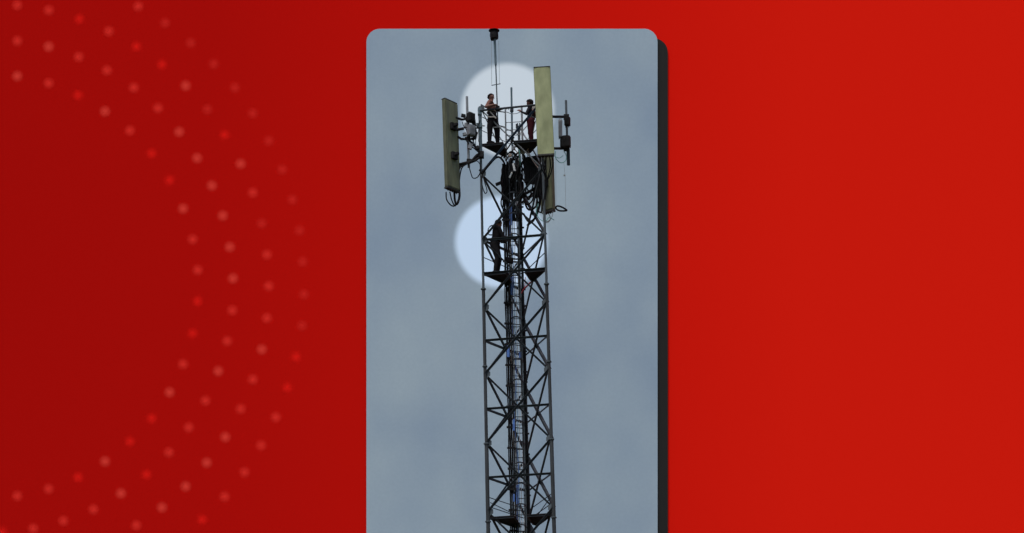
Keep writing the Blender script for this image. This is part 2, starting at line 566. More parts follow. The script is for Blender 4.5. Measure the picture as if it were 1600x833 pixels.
ZT = platform(222, [(0.02, .0), (.36, .0), (.37, .50), (.30, .56), (0.05, .04)], [(.53, .0), (.99, .0), (.93, .10), (.74, .50), (.62, .44)])
ZM = platform(424.5, [(0.02, .0), (.36, .0), (.39, .42), (.33, .62), (.05, .04)], [(.66, .0), (.99, .0), (.95, .07), (.73, .50), (.70, .44)])
ZL = platform(806, [(0.02, .0), (.40, .0), (.42, .62), (.35, .68), (.05, .04)], [(.60, .0), (.98, .0), (.94, .08), (.68, .62), (.62, .52)])

# ---------------- railings on the top platform and thin rails at the lower ones
def rail(name, a, b_, r, m, parent=tower):
    return MB().tube([a, b_], r, 8).build(name, m, parent, True)

zt = zn[0] + .0
frt = V((0.0, -.075, 0))
rail('handrail', leg_xy('L', ZT + 1.21) + frt, leg_xy('R', ZT + 1.23) + frt, .038, M['steel'])
for zz, mm in ((.62, M['steel_light']),):
    rail('handrail', tw(ZT + zz, .10, .03), tw(ZT + zz - .02, .42, .03), .015, mm)
for q in ('L', 'R'):
    rail('handrail', leg_xy(q, ZT + 1.05), leg_xy('B', ZT + 1.05), .014, M['steel_light'])
    rail('handrail', leg_xy(q, ZT + .55), leg_xy('B', ZT + .55), .012, M['steel_light'])
a = leg_xy('L', ZT + 1.18)
MB().tube([a + V((0, 0, .1)), leg_xy('L', ZT - .35)], .062, 10).build('corner_post', M['steel_teal'], tower, True)
MB().box(a + V((0, -.01, .02)), (.15, .15, .26), bev=.02).build('post_cap', M['steel_teal'], tower)
MB().box(a + V((-.02, -.02, -.50)), (.22, .16, .17), bev=.03).build('post_clamp', M['steel_teal'], tower)
MB().tube([a + V((-.20, -.02, -.50)), a + V((.18, -.02, -.50))], .02, 6).build('clamp_bolt', M['steel_light'], tower)
for base, hs in ((ZM, (.62,)), (ZL, (.42, .76))):
    for h in hs:
        rail('handrail', leg_xy('L', base + h), leg_xy('B', base + h), .016, M['steel'])
        rail('handrail', leg_xy('R', base + h), leg_xy('B', base + h), .016, M['steel'])
rail('handrail', tw(ZL + .55, .04, 0), tw(ZL + .22, .45, .5), .016, M['steel'])
rail('handrail', tw(ZL + .60, .96, 0), tw(ZL + .05, .62, .5), .016, M['steel'])

# ---------------- caged climbing ladder
def ladder_pt(z, dx, dy):
    return tw(z, .5, .60) + V((-.165 + dx, dy, 0))
LZ0, LZ1 = zn[-1] - .4, ZT - .25
lad = MB()
for sx in (-.19, .19):
    lad.flat(ladder_pt(LZ0, sx, 0), ladder_pt(LZ1, sx, 0), .045, .014, (0, -1, 0))
ladder = lad.build('ladder', M['steel_leg'], tower)
z = LZ0 + .1
k = 0
while z < LZ1:
    MB().tube([ladder_pt(z, -.19, 0), ladder_pt(z, .19, 0)], .014, 6).build('rung', M['steel'], ladder, True)
    z += .30
# cage: hoops bowing towards the camera side, with thin vertical straps
z = LZ0 + .35
while z < LZ1:
    pts = []
    for i in range(11):
        g = math.pi * i / 10
        pts.append(ladder_pt(z, -.20 * math.cos(g) * 1.0, -.42 * math.sin(g)))
    MB().sweep(pts, [(-.006, -.024), (.006, -.024), (.006, .024), (-.006, .024)], (0, 0, 1)).build('cage_hoop', M['steel'], ladder)
    z += .76
for g in (.3, .72):
    c, s_ = -.20 * math.cos(math.pi * g), -.42 * math.sin(math.pi * g)
    MB().flat(ladder_pt(LZ0, c, s_ + .012), ladder_pt(LZ1, c, s_ + .012), .026, .006, (0, -1, 0)).build('cage_strap', M['steel'], ladder)

# top of the ladder cage above the platform, light grey
def cage_pt(z, dx, dy):
    return tw(z, .5, .42) + V((dx, dy, 0))
ct = []
for sx in (-.31, .29):
    top = 1.52 if sx < 0 else 1.66
    MB().tube([cage_pt(ZT - .3, sx, 0), cage_pt(ZT + top, sx, 0)], .027 if sx < 0 else .036, 8).build('ladder_stile', M['steel_light'], tower, True)
for h, sag in ((.36, 0), (.56, 0), (.76, 0), (1.04, 0)):
    MB().tube([cage_pt(ZT + h, -.31, 0), cage_pt(ZT + h + .04, .29, 0)], .013, 6).build('rung', M['steel_light'], tower)
for h in (1.45,):
    pts = [cage_pt(ZT + h + .10 * math.sin(math.pi * i / 8) * .4, -.31 + .6 * i / 8, .30 * math.sin(math.pi * i / 8)) for i in range(9)]
    MB().tube(pts, .011, 6).build('cage_hoop', M['steel_light'], tower, True)
MB().tube([cage_pt(ZT + 1.42, -.31, 0), cage_pt(ZT + 1.38, -.62, -.2)], .02, 6).build('grab_rail', M['steel_light'], tower)
MB().tube([cage_pt(ZT + .88, -.31, 0), cage_pt(ZT + .87, -.66, -.2)], .018, 6).build('grab_rail', M['steel'], tower)
MB().tube([cage_pt(ZT + .12, -.31, 0), cage_pt(ZT + .62, -.62, -.1)], .014, 6).build('grab_rail', M['steel_light'], tower)
MB().tube([cage_pt(ZT + .45, -.31, 0), cage_pt(ZT + .05, .29, 0)], .016, 6).build('grab_rail', M['steel_light'], tower)

# ---------------- feeder cables in bundles up the tower
def feeder_pt(z, dx, dy, u=.318, v=.52):
    return tw(z, u, v) + V((dx, dy, 0))
FZ0, FZ1 = zn[-1] - .4, ZT - .45
for k in range(8):
    dx = -.100 + .028 * k
    dy = -.02 if k % 2 else .03
    n = 26
    pts = []
    for i in range(n + 1):
        z = FZ0 + (FZ1 - FZ0) * i / n
        pts.append(feeder_pt(z, dx + .012 * math.sin(i * 1.3 + k * 2.1), dy + .01 * math.sin(i * .9 + k)))
    mm = M['black'] if k not in (6,) else M['tan_cable']
    cable('feeder_cable', pts, .020 if k < 6 else .014, mm, tower, 2)
for k in range(4):
    pts = []
    for i in range(27):
        z = FZ0 + (zn[1] - .3 - FZ0) * i / 26
        pts.append(leg_xy('B', z) + V((-.12 + .045 * k + (.012 * math.sin(i * 1.1 + k)), -.12, 0)))
    cable('feeder_cable', pts, .021, M['black'], tower, 2)
# cable clamps and support bars every 0.76 m
z = FZ0 + .2
while z < FZ1:
    a = feeder_pt(z, -.16, -.06); b_ = feeder_pt(z, .14, -.06)
    MB().flat(a, b_, .075, .03, (0, -1, 0)).build('cable_clamp', M['radio'], tower)
    MB().flat(b_ + V((0, .05, 0)), ladder_pt(z, .19, .03), .03, .012, (0, -1, 0)).build('cable_support', M['steel'], tower)
    p = leg_xy('B', z)
    MB().flat(p + V((-.15, -.155, 0)), p + V((.10, -.155, 0)), .06, .02, (0, -1, 0)).build('cable_clamp', M['radio'], tower)
    z += .76
# pale and tan lines beside the ladder
for k, (dx, dy, mm, r) in enumerate(((-.13, .04, 'white_cable', .016), (-.10, .05, 'white_cable', .016), (-.045, .06, 'sky_cable', .018), (.02, .06, 'white_cable', .014), (.12, .05, 'white_cable', .014), (-.16, .03, 'tan_cable', .015))):
    pts = [ladder_pt(FZ0 + (FZ1 - .8 - FZ0) * i / 24, dx + .014 * math.sin(i * 1.7 + k), dy) for i in range(25)]
    cable('thin_cable', pts, r, M[mm], tower, 2)
# blue line, slack in places, with blue tape wraps
pts = [ladder_pt(FZ0 + (zn[1] - .6 - FZ0) * i / 30, -.10 + .05 * math.sin(i * .83), -.06 + .03 * math.sin(i * 1.9)) for i in range(31)]
cable('blue_cable', pts, .013, M['blue_cable'], tower, 3)
for x0, x1, y0, y1, yy in ((795, 801, 318, 352, 101.05), (797.5, 802, 432, 461, 101.05), (791, 797, 540, 558, 100.82), (810, 815, 550, 560, 101.2), (800.5, 805, 655, 673, 100.85), (806, 811, 758, 790, 101.1), (801, 805, 772, 784, 100.85)):
    a, b_ = P(x0, y0, yy), P(x1, y1, yy)
    MB().box((a + b_) / 2, ((b_.x - a.x) * .72, .03, a.z - b_.z), bev=.008).build('blue_wrap', M['blue_cable'], tower)

# tangle of jumper cables between the feeder tops and the radios
JUMP = [
    ((797, 300, 101.1), (792, 268, 101.0), (785, 250, 100.6), (776, 246, 100.3), (764, 258, 100.1), (753, 272, 100.0)),
    ((799, 298, 101.1), (806, 280, 100.9), (812, 262, 100.8), (822, 252, 100.7), (834, 258, 100.5)),
    ((803, 330, 101.1), (808, 306, 100.9), (818, 300, 100.8), (826, 312, 100.8), (830, 300, 100.6), (834, 284, 100.5)),
    ((795, 262, 101.0), (803, 246, 100.9), (812, 238, 100.8), (820, 246, 100.7), (812, 258, 100.8), (800, 262, 100.9)),
    ((788, 262, 101.0), (783, 280, 101.0), (786, 300, 101.0), (792, 318, 101.1)),
    ((806, 258, 101.0), (802, 275, 101.0), (806, 292, 101.0), (798, 310, 101.1), (794, 330, 101.1)),
    ((836, 300, 100.5), (840, 318, 100.5), (836, 340, 100.6), (826, 346, 100.8), (818, 334, 101.0)),
    ((842, 296, 100.4), (848, 315, 100.3), (845, 332, 100.3), (838, 322, 100.4), (841, 300, 100.5)),
    ((817, 320, 101.2), (821, 300, 101.1), (826, 282, 100.9), (838, 272, 100.6)),
    ((824, 352, 101.2), (834, 344, 100.9), (842, 326, 100.6), (846, 300, 100.3), (850, 270, 100.1), (852, 250, 99.9)),
    ((790, 252, 101.0), (800, 238, 100.9), (808, 246, 100.9), (806, 264, 101.0)),
    ((783, 246, 100.8), (790, 236, 100.8), (797, 226, 100.8), (803, 214, 100.6)),
    ((812, 330, 101.1), (804, 318, 101.1), (800, 304, 101.1), (808, 290, 101.0), (814, 276, 100.9)),
    ((788, 330, 101.1), (783, 318, 101.0), (787, 300, 101.0), (797, 286, 101.0)),
]
rj = random.Random(5)
for k in range(16):        # more slack jumpers, hanging in loops round the feeder heads
    x0, x1 = rj.uniform(785, 812), rj.uniform(788, 846)
    y0, y1 = rj.uniform(246, 275), rj.uniform(262, 318)
    xm = (x0 + x1) / 2 + rj.uniform(-9, 9)
    JUMP.append(((x0, y0, 101.0), ((x0 + xm) / 2, y0 + rj.uniform(-10, 16), 100.9), (xm, max(y0, y1) + rj.uniform(2, 22), 100.9), (x1, y1, rj.uniform(100.5, 101.1)), (x1 + rj.uniform(-4, 4), y1 - 14, 100.9)))
for k in range(9):         # thick trunk running up into the tangle
    x0 = 788 + 2.3 * k
    JUMP.append(((x0 + 3, 345, 101.15), (x0 + rj.uniform(-2, 2), 315, 101.1), (x0 - 1 + rj.uniform(-2, 2), 285, 101.0), (x0 - 4 + rj.uniform(-3, 3), 256, 100.9)))
for k, pts in enumerate(JUMP):
    cable('jumper_cable', [P(*q) for q in pts], .028 if k % 3 else .036, M['black'], tower)
cable('jumper_cable', [P(824, 234, 100.4), (P(832, 250, 100.3)), P(845, 268, 100.1), P(850, 276, 100.0)], .018, M['tan_cable'], tower)
cable('jumper_cable', [P(811, 232, 100.7), P(812, 244, 100.7), P(813, 262, 100.8)], .022, M['green_cable'], tower)
cable('jumper_cable', [P(826, 232, 100.4), P(818, 240, 100.5), P(812, 228, 100.5), P(804, 232, 100.6), P(810, 240, 100.6)], .016, M['tan_cable'], tower)
cable('jumper_cable', [P(841, 318, 100.2), P(838, 330, 100.2), P(843, 342, 100.2), P(852, 346, 100.2), (P(858, 340, 100.2)), P(866, 344, 100.2)], .013, M['green_cable'], tower)
cable('jumper_cable', [P(847, 330, 100.2), P(854, 346, 100.2), P(862, 340, 100.2), P(864, 330, 100.2)], .012, M['rope'], tower)
for x, y, yy, sx, sz, mm in ((802, 232, 100.8, .14, .12, 'radio_grey'), (808, 226, 100.7, .10, .16, 'steel_light'), (797, 243, 100.9, .12, .10, 'tan_cable'), (812, 252, 100.8, .08, .22, 'radio_grey'), (803, 262, 100.85, .07, .30, 'white_cable'),
                             (816, 238, 100.6, .16, .08, 'steel_light'), (798, 274, 100.85, .06, .22, 'white_cable'), (807, 318, 100.9, .08, .16, 'radio_grey'), (779, 287, 100.9, .22, .10, 'radio')):
    MB().box(P(x, y, yy), (sx, .08, sz), Matrix.Rotation(R((x * 53) % 60 - 30), 3, 'Y'), .012).build('cable_bracket', M[mm], tower)
cable('red_strap', [P(814, 459, 101.5), P(818, 452, 101.4), P(824, 446, 101.3), P(828, 441, 101.1)], .014, M['red_strap'], tower)
cable('red_strap', [P(821, 433, 101.2), P(820, 446, 101.3), P(819, 452, 101.4)], .012, M['red_strap'], tower)

# ------------------------------------------------------------------ radio units (finned boxes)
def radio(name, label, c, size, yaw, m, group=None, fins=6, connectors=3):
    rot = Matrix.Rotation(yaw, 3, 'Z')
    c = V(c)
    t = thing(name, label, 'radio unit', c - V((0, 0, size[2] / 2)), group)
    MB().box(c, size, rot, .018).build('housing', m, t)
    for k in range(fins):
        x = (-.5 + (k + .5) / fins) * size[0] * .86
        MB().box(c + rot @ V((x, -size[1] / 2 - .018, 0)), (.010, .05, size[2] * .86), rot).build('fin', m, t)
    MB().box(c + rot @ V((0, size[1] / 2 + .03, 0)), (size[0] * .5, .07, size[2] * .5), rot, .008).build('bracket', M['steel'], t)
    for k in range(connectors):
        x = (-.3 + .6 * k / max(1, connectors - 1)) * size[0]
        p = c + rot @ V((x, 0, -size[2] / 2))
        MB().cone(p + V((0, 0, .01)), p - V((0, 0, .07)), .022, .018, 8).build('connector', M['radio'], t)
    h = c + V((0, 0, size[2] / 2))
    MB().tube([h + rot @ V((-size[0] * .3, 0, -.01)), h + rot @ V((-size[0] * .3, 0, .05)), h + rot @ V((size[0] * .3, 0, .05)), h + rot @ V((size[0] * .3, 0, -.01))], .010, 6).build('carry_handle', m, t)
    return t

radio('radio_unit', 'largest black radio unit right of the cable tangle, under the right platform plate', P(832, 266, 100.75), (.56, .28, .92), R(-20), M['radio'], fins=7)
radio('radio_unit', 'black radio unit hanging lower right in the cable tangle, beside the rear antenna', P(842, 292, 100.6), (.30, .2, .75), R(25), M['radio'], fins=5)
radio('radio_unit', 'narrow black radio unit on the left side of the cable tangle', P(792, 283, 101.25), (.36, .24, .95), R(20), M['radio'], fins=5)
radio('radio_unit', 'black radio unit in the middle of the cable tangle, above the ladder', P(811, 297, 101.3), (.34, .22, .55), R(-8), M['radio'], fins=5)

# ------------------------------------------------------------------ panel antennas
def antenna(label, top, bot, width, depth, yaw, face_m, back_m, brackets, stubs=5):
    """top, bot: axis points of the panel's top and bottom; local -y is the front of the panel"""
    top, bot = V(top), V(bot)
    ax = (top - bot).normalized()
    yv = V((-math.sin(yaw), math.cos(yaw), 0)); yv = (yv - ax * yv.dot(ax)).normalized()
    xv = yv.cross(ax).normalized()
    rot = Matrix((xv, yv, ax)).transposed()
    L = (top - bot).length
    c = (top + bot) / 2
    t = thing('panel_antenna', label, 'antenna', bot)
    # radome: rounded front edges, slab with a shallow bow
    n = 7
    prof = []
    for i in range(n + 1):
        u = -1 + 2 * i / n
        prof.append((u * width / 2, -depth / 2 + (.012 + .05 * depth) * (abs(u) ** 4)))
    prof += [(width / 2, depth / 2), (-width / 2, depth / 2)]
    m = MB()
    vs = []
    for s in (-.5, .5):
        for a, b_ in prof:
            vs.append(c + rot @ V((a, b_, s * L * .985)))
    k = len(prof)
    fs = [(i, (i + 1) % k, k + (i + 1) % k, k + i) for i in range(k)] + [tuple(range(k))[::-1], tuple(range(k, 2 * k))]
    m.add(vs, fs)
    body = m.build('radome', face_m, t)
    MB().box(c + rot @ V((0, depth / 2 + .012, 0)), (width * .94, .02, L * .965), rot).build('back_plate', back_m, t)
    for q in (-1, 1):
        MB().box(c + rot @ V((q * (width / 2 + .004), .02, 0)), (.016, depth * .9, L * .97), rot).build('edge_trim', M['antenna_trim'], t)
    for s, h in ((-.5, .06), (.5, .028)):
        MB().box(c + rot @ V((0, 0, s * L)), (width * 1.02, depth * 1.05, h), rot, .008).build('end_cap', M['antenna_end'], t)
    for i in range(stubs):
        x = (-.36 + .72 * i / (stubs - 1)) * width
        p = c + rot @ V((x, 0, -L / 2 - .025))
        MB().cone(p, p - ax * .07, .020, .016, 8).build('connector', M['radio'], t)
    for s in brackets:
        bk = MB().box(c + rot @ V((0, depth / 2 + .075, s * L)), (width * .42, .12, .24), rot, .012).build('bracket', M['radio'], t)
        MB().box(c + rot @ V((.02, depth / 2 + .20, s * L + .03)), (.10, .18, .09), rot, .01).build('clamp', M['radio'], bk)
    return t, c, rot, L

# left antenna: turned away, its back with brackets towards the tower
aL, cL, rL, lL = antenna('olive panel antenna left of the tower, turned side-on with cables looping below',
                         P(702, 158.5, 99.6), P(706.5, 296.5, 99.6), .66, .17, R(-130), M['antenna_back'], M['antenna_back'], (.20, -.13))
# right front antenna: broad face to the camera
aR, cR, rR, lR = antenna('large pale olive panel antenna facing forward in front of the right leg',
                         P(846.7, 106, 98.9), P(853.2, 243, 98.9), .585, .17, R(-2), M['antenna'], M['antenna_back'], (.32, -.30))
# rear antenna: below and behind it
aB, cB, rB, lB = antenna('olive panel antenna hanging behind and below the large right one, dark underside showing',
                         P(853, 190, 102.7), P(857, 331, 102.7), .50, .19, R(148), M['antenna_rear'], M['antenna_rear'], (.2, -.2))
for a_, pts in ((aL, [(697, 300), (698, 312), (705, 321), (712, 321), (717, 311), (717, 298), (718, 280), (722, 262), (734, 254)]),
                (aL, [(703, 300), (706, 313), (711, 321), (716, 312), (718, 295), (717, 276), (719, 262), (730, 256)]),
                (aL, [(710, 301), (711, 314), (714, 319), (718, 306), (716, 284), (711, 276), (709, 268), (714, 258), (728, 255)])):
    for k in range(1):
        cable('antenna_cable', [P(x, y, 99.8) for x, y in pts], .042 if pts[0][0] == 710 else .024, M['black'], a_)
for pts, r, mm in (([(708, 284), (706, 272), (712, 262), (722, 256), (736, 252), (745, 243), (752, 240)], .050, 'black'),
                   ([(713, 286), (711, 274), (716, 263), (726, 256), (740, 252), (748, 247)], .045, 'black'),
                   ([(732, 255), (735, 268), (739, 278), (746, 277), (751, 270), (758, 264), (768, 252)], .018, 'black'),
                   ([(737, 252), (746, 252), (751, 260), (750, 270), (746, 277)], .015, 'black'),
                   ([(752, 275), (754, 292), (758, 302), (761, 298), (757, 284), (753, 270)], .018, 'black')):
    cable('antenna_cable', [P(x, y, 99.75 + .05 * i) for i, (x, y) in enumerate(pts)], r, M[mm], aL)
for pts in ([(843, 246), (846, 262), (852, 276), (853, 290), (851, 305), (848, 322)], [(848, 246), (849, 262), (853, 275), (854, 292), (852, 312)],
            [(853, 246), (853, 262), (854, 280), (852, 296)], [(859, 246), (860, 260), (857, 274), (854, 286), (853, 300)], [(863, 246), (864, 256), (860, 272), (855, 282)]):
    cable('antenna_cable', [P(x, y, 98.95 + .12 * i) for i, (x, y) in enumerate(pts)], .022, M['black'], aR)
for pts in ([(850, 334), (849, 344), (853, 348), (861, 342)], [(857, 332), (860, 342), (856, 348)]):
    cable('antenna_cable', [P(x, y, 102.7) for x, y in pts], .014, M['rope'], aB)

# ------------------------------------------------------------------ antenna mounts (standoff poles and arms)
YMT = 100.1
mt = thing('antenna_mount', 'grey pole mount between the left antenna and the tower', 'mount', P(731, 262, YMT))
MB().tube([P(729.5, 151, YMT), P(732.5, 262, YMT)], .045, 10).build('pole', M['steel_light'], mt, True)
MB().tube([P(752, 243, 100.15), P(735, 252, YMT), P(713, 262, 99.75)], .05, 8).build('arm', M['radio'], mt, True)
MB().tube([P(752, 240, 100.15), P(733, 219, YMT), P(722, 217, YMT - .05)], .040, 8).build('arm', M['steel'], mt, True)
MB().tube([P(741, 217, YMT), P(721, 217.5, YMT), P(716, 214, 99.7)], .042, 8).build('arm', M['radio'], mt, True)
MB().tube([P(738, 184, YMT), P(722, 187, YMT), P(712, 184, 99.7)], .042, 8).build('arm', M['radio'], mt, True)
MB().tube([P(713, 203, 99.7), P(724, 201, 99.9)], .05, 8).build('arm_stub', M['radio'], mt, True)
for y in (186, 217.5, 252):
    MB().box(P(730 + (y - 151) * .027, y, YMT), (.17, .17, .13), bev=.02).build('clamp', M['radio'], mt)
MB().box(P(751.5, 242, 100.1), (.22, .22, .22), bev=.03).build('leg_clamp', M['radio'], mt)
cable('hanging_cable', [P(738, 190, 100.0), P(743, 200, 100.0), P(742, 214, 100.0), P(738, 224, 100.0)], .016, M['black'], mt)
cable('hanging_cable', [P(741, 192, 100.0), P(745, 208, 100.0), P(743, 226, 100.0), P(748, 238, 100.1)], .014, M['rope'], mt)

radio('radio_unit', 'dark upper radio unit on the grey pole right of the left antenna', P(735.5, 184, 99.85), (.27, .20, .30), R(38), M['radio'], fins=4, connectors=2)
radio('radio_unit', 'light grey lower radio unit on the pole right of the left antenna', P(736, 204, 99.85), (.27, .17, .36), R(30), M['radio_grey'], fins=5, connectors=2)

for x, y, sx, sz, mm in ((724, 181, .16, .10, 'radio'), (728, 196, .12, .16, 'radio_grey'), (741, 192, .12, .20, 'radio'), (726, 210, .13, .10, 'steel_light'), (743, 212, .10, .26, 'radio'), (735, 229, .14, .20, 'radio_grey'), (746, 231, .12, .12, 'radio')):
    MB().box(P(x, y, 99.95), (sx, .12, sz), Matrix.Rotation(R((x * 37) % 50 - 25), 3, 'Y'), .015).build('bracket', M[mm], mt)
for pts, r_ in (([(733, 192), (729, 203), (734, 213), (741, 209), (743, 199)], .018), ([(727, 214), (733, 226), (741, 232), (750, 240)], .022), ([(740, 196), (736, 208), (740, 222), (746, 234)], .018), ([(722, 190), (726, 200), (733, 205)], .014),
                ([(741, 206), (747, 196), (750, 188), (748, 200), (747, 216), (751, 232)], .011)):
    cable('hanging_cable', [P(x, y, 99.9 + .03 * i) for i, (x, y) in enumerate(pts)], r_, M['black'], mt)

mt2 = thing('antenna_mount', 'dark pole mount with two arms at the far right', 'mount', P(886, 259, 100.6))
MB().tube([P(884.3, 157, 100.6), P(887.5, 258, 100.6)], .042, 10).build('pole', M['steel_leg'], mt2, True)
for y in (182.5, 232):
    MB().tube([P(851, y - 1, 99.9), P(868, y, 100.2), P(886, y, 100.6)], .048, 8).build('arm', M['radio'], mt2, True)
for y in (183, 232):
    MB().box(P(885, y, 100.58), (.20, .20, .15), bev=.02).build('clamp', M['radio'], mt2)
MB().tube([P(888, 232, 100.6), P(888.5, 258, 100.6)], .055, 8).build('pole_sleeve', M['steel'], mt2, True)
cable('hanging_cable', [P(868, 236, 100.4), P(868, 246, 100.4), P(875, 254, 100.4), (P(883, 252, 100.4)), P(885, 244, 100.4), P(881, 236, 100.4)], .014, M['green_cable'], mt2)
cable('hanging_cable', [P(868, 245, 100.4), P(874, 247, 100.4), P(880, 243, 100.4)], .011, M['green_cable'], mt2)
radio('radio_unit', 'small black tapered radio unit at the top of the far right pole', P(886.5, 190, 100.35), (.19, .17, .30), R(-20), M['radio'], fins=4, connectors=2)
radio('radio_unit', 'slim grey radio unit between the far right pole and the large antenna', P(875.5, 201, 100.3), (.13, .13, .62), R(-10), M['radio_grey'], fins=3, connectors=2)
radio('radio_unit', 'black blocky radio unit low on the far right pole', P(883.5, 222, 100.35), (.36, .22, .38), R(-15), M['radio'], fins=5, connectors=2)

mt3 = thing('antenna_mount', 'thin teal-grey pole standing behind the top handrail, right of the centre', 'mount', P(801, 215, 101.9))
MB().tube([P(799, 137, 101.9), P(801, 260, 101.9)], .036, 10).build('pole', M['steel_teal'], mt3, True)
MB().box(P(799.7, 172, 101.9), (.13, .13, .12), bev=.02).build('clamp', M['steel'], mt3)

# rear antenna's arms back to the tower
mt4 = thing('antenna_mount', 'dark arms holding the rear antenna behind the right leg', 'mount', P(848, 300, 102.4))
for y in (235, 285):
    MB().tube([leg_xy('B', ZP(y)) , P(846, y + 12, 102.3)], .04, 8).build('arm', M['radio'], mt4, True)
MB().tube([P(846, 200, 102.35), P(849, 320, 102.35)], .042, 10).build('pole', M['steel'], mt4, True)

# ------------------------------------------------------------------ lightning mast with its beacon on top
YM = 100.55
mast = thing('mast', 'slender mast rising from the platform to a black beacon at the top', 'mast', P(779, 222, YM))
MB().cone(P(772.8, 60, YM), P(774.6, 102, YM), .045, .038, 10).build('upper_tube', M['steel_teal'], mast, True)
MB().cone(P(774.6, 101, YM), P(779, 224, YM), .022, .026, 10).build('lower_tube', M['steel_leg'], mast, True)
MB().tube([P(768, 133.5, YM), P(782, 131, YM)], .014, 6).build('cross_bar', M['steel'], mast, True)
for x0, x1 in ((767.8, 768.3), (779.3, 780.5)):
    MB().tube([P(x0, 64, YM), P(x1, 132, YM)], .007, 5).build('guy_wire', M['rope'], mast, True)
bc = MB()
prof = [(763.5, 780.5, 47.6), (763.5, 780.5, 48.2), (768.5, 775.5, 48.5), (767, 777.0, 49.2), (765.6, 778.4, 51), (765.4, 778.8, 56), (766.2, 778.8, 60.5), (767.5, 778, 61.2)]
for (a0, a1, y0), (b0, b1, y1) in zip(prof[:-1], prof[1:]):
    bc.cone(P((a0 + a1) / 2, y0, YM), P((b0 + b1) / 2, y1, YM), (a1 - a0) / 2 / F * YM, (b1 - b0) / 2 / F * YM, 16)
bc.build('beacon', M['black'], mast)

# ------------------------------------------------------------------ ropes and ring hanging at the right
hr = thing('hanging_ring', 'dark cable ring hanging on two thin lines below the far right pole', 'cable ring', P(877, 331, 100.4))
c = P(877, 326.5, 100.4)
pts = [c + V((.20 * math.cos(g), .19 * math.sin(g), .018 * math.sin(2 * g) - .05 * math.cos(g))) for g in [2 * math.pi * k / 28 for k in range(28)]]
MB().tube(pts, .030, 8, True).build('ring', M['black'], hr, True)
MB().tube([P(868.5, 245, 100.4), c + V((-.195, 0, .04))], .006, 5).build('line', M['rope'], hr)
MB().tube([P(881, 254, 100.4), P(883, 275, 100.4), c + V((.165, -.05, -.02))], .006, 5).build('line', M['rope'], hr)
MB().box(P(882, 274, 100.4), (.07, .03, .05), bev=.008).build('knot', M['rope'], hr)

# ------------------------------------------------------------------ people
def body_from(caps, loc, name, parent, voxel=.011, mats=()):
    """one continuous skin: tapered capsules fused by a voxel remesh; caps = (a, b, ra, rb, material index[, flatten])"""
    bm = bmesh.new()
    for cpt in caps:
        a, b_, ra, rb = V(cpt[0]), V(cpt[1]), cpt[2], cpt[3]
        d = b_ - a
        L = max(d.length, 1e-4)
        q = d.to_track_quat('Z', 'Y').to_matrix().to_4x4() if d.length > 1e-4 else Matrix.Identity(4)
        seg, rg = 12, 5
        rings = []
        for k in range(rg + 1):
            g = -math.pi / 2 + math.pi / 2 * k / rg
            rings.append((ra * math.sin(g), ra * math.cos(g)))
        for k in range(rg + 1):
            g = math.pi / 2 * k / rg
            rings.append((L + rb * math.sin(g), rb * math.cos(g)))
        M4 = Matrix.Translation(a) @ q
        vr = []
        for z, r in rings:
            r = max(r, 1e-4)
            vr.append([bm.verts.new(M4 @ V((r * math.cos(2 * math.pi * s / seg), r * math.sin(2 * math.pi * s / seg), z))) for s in range(seg)])
        for i in range(len(vr) - 1):
            for s in range(seg):
                bm.faces.new((vr[i][s], vr[i][(s + 1) % seg], vr[i + 1][(s + 1) % seg], vr[i + 1][s]))
        bm.faces.new(vr[0][::-1]); bm.faces.new(vr[-1])
    me = bpy.data.meshes.new('tmp'); bm.to_mesh(me); bm.free()
    ob = bpy.data.objects.new('tmp', me); COL.objects.link(ob)
    md = ob.modifiers.new('r', 'REMESH'); md.mode = 'VOXEL'; md.voxel_size = voxel
    ms = ob.modifiers.new('s', 'SMOOTH'); ms.factor = .5; ms.iterations = 4
    dg = bpy.context.evaluated_depsgraph_get()
    out = bpy.data.meshes.new_from_object(ob.evaluated_get(dg))
    bpy.data.objects.remove(ob); bpy.data.meshes.remove(me)
    out.name = name
    out.materials.clear()
    for mm in mats:
        out.materials.append(mm)
    segs = [(V(c_[0]), V(c_[1]), c_[2], c_[3], c_[4]) for c_ in caps]
    for p in out.polygons:
        p.use_smooth = True
        ct = p.center
        best, bi = 1e9, 0
        for a, b_, ra, rb, mi in segs:
            d = b_ - a
            t = max(0, min(1, (ct - a).dot(d) / max(d.length_squared, 1e-8)))
            e = (ct - (a + d * t)).length - (ra + (rb - ra) * t)
            if e < best:
                best, bi = e, mi
        p.material_index = bi
    o = bpy.data.objects.new(name, out)
    COL.objects.link(o)
    o.parent = parent
    return o

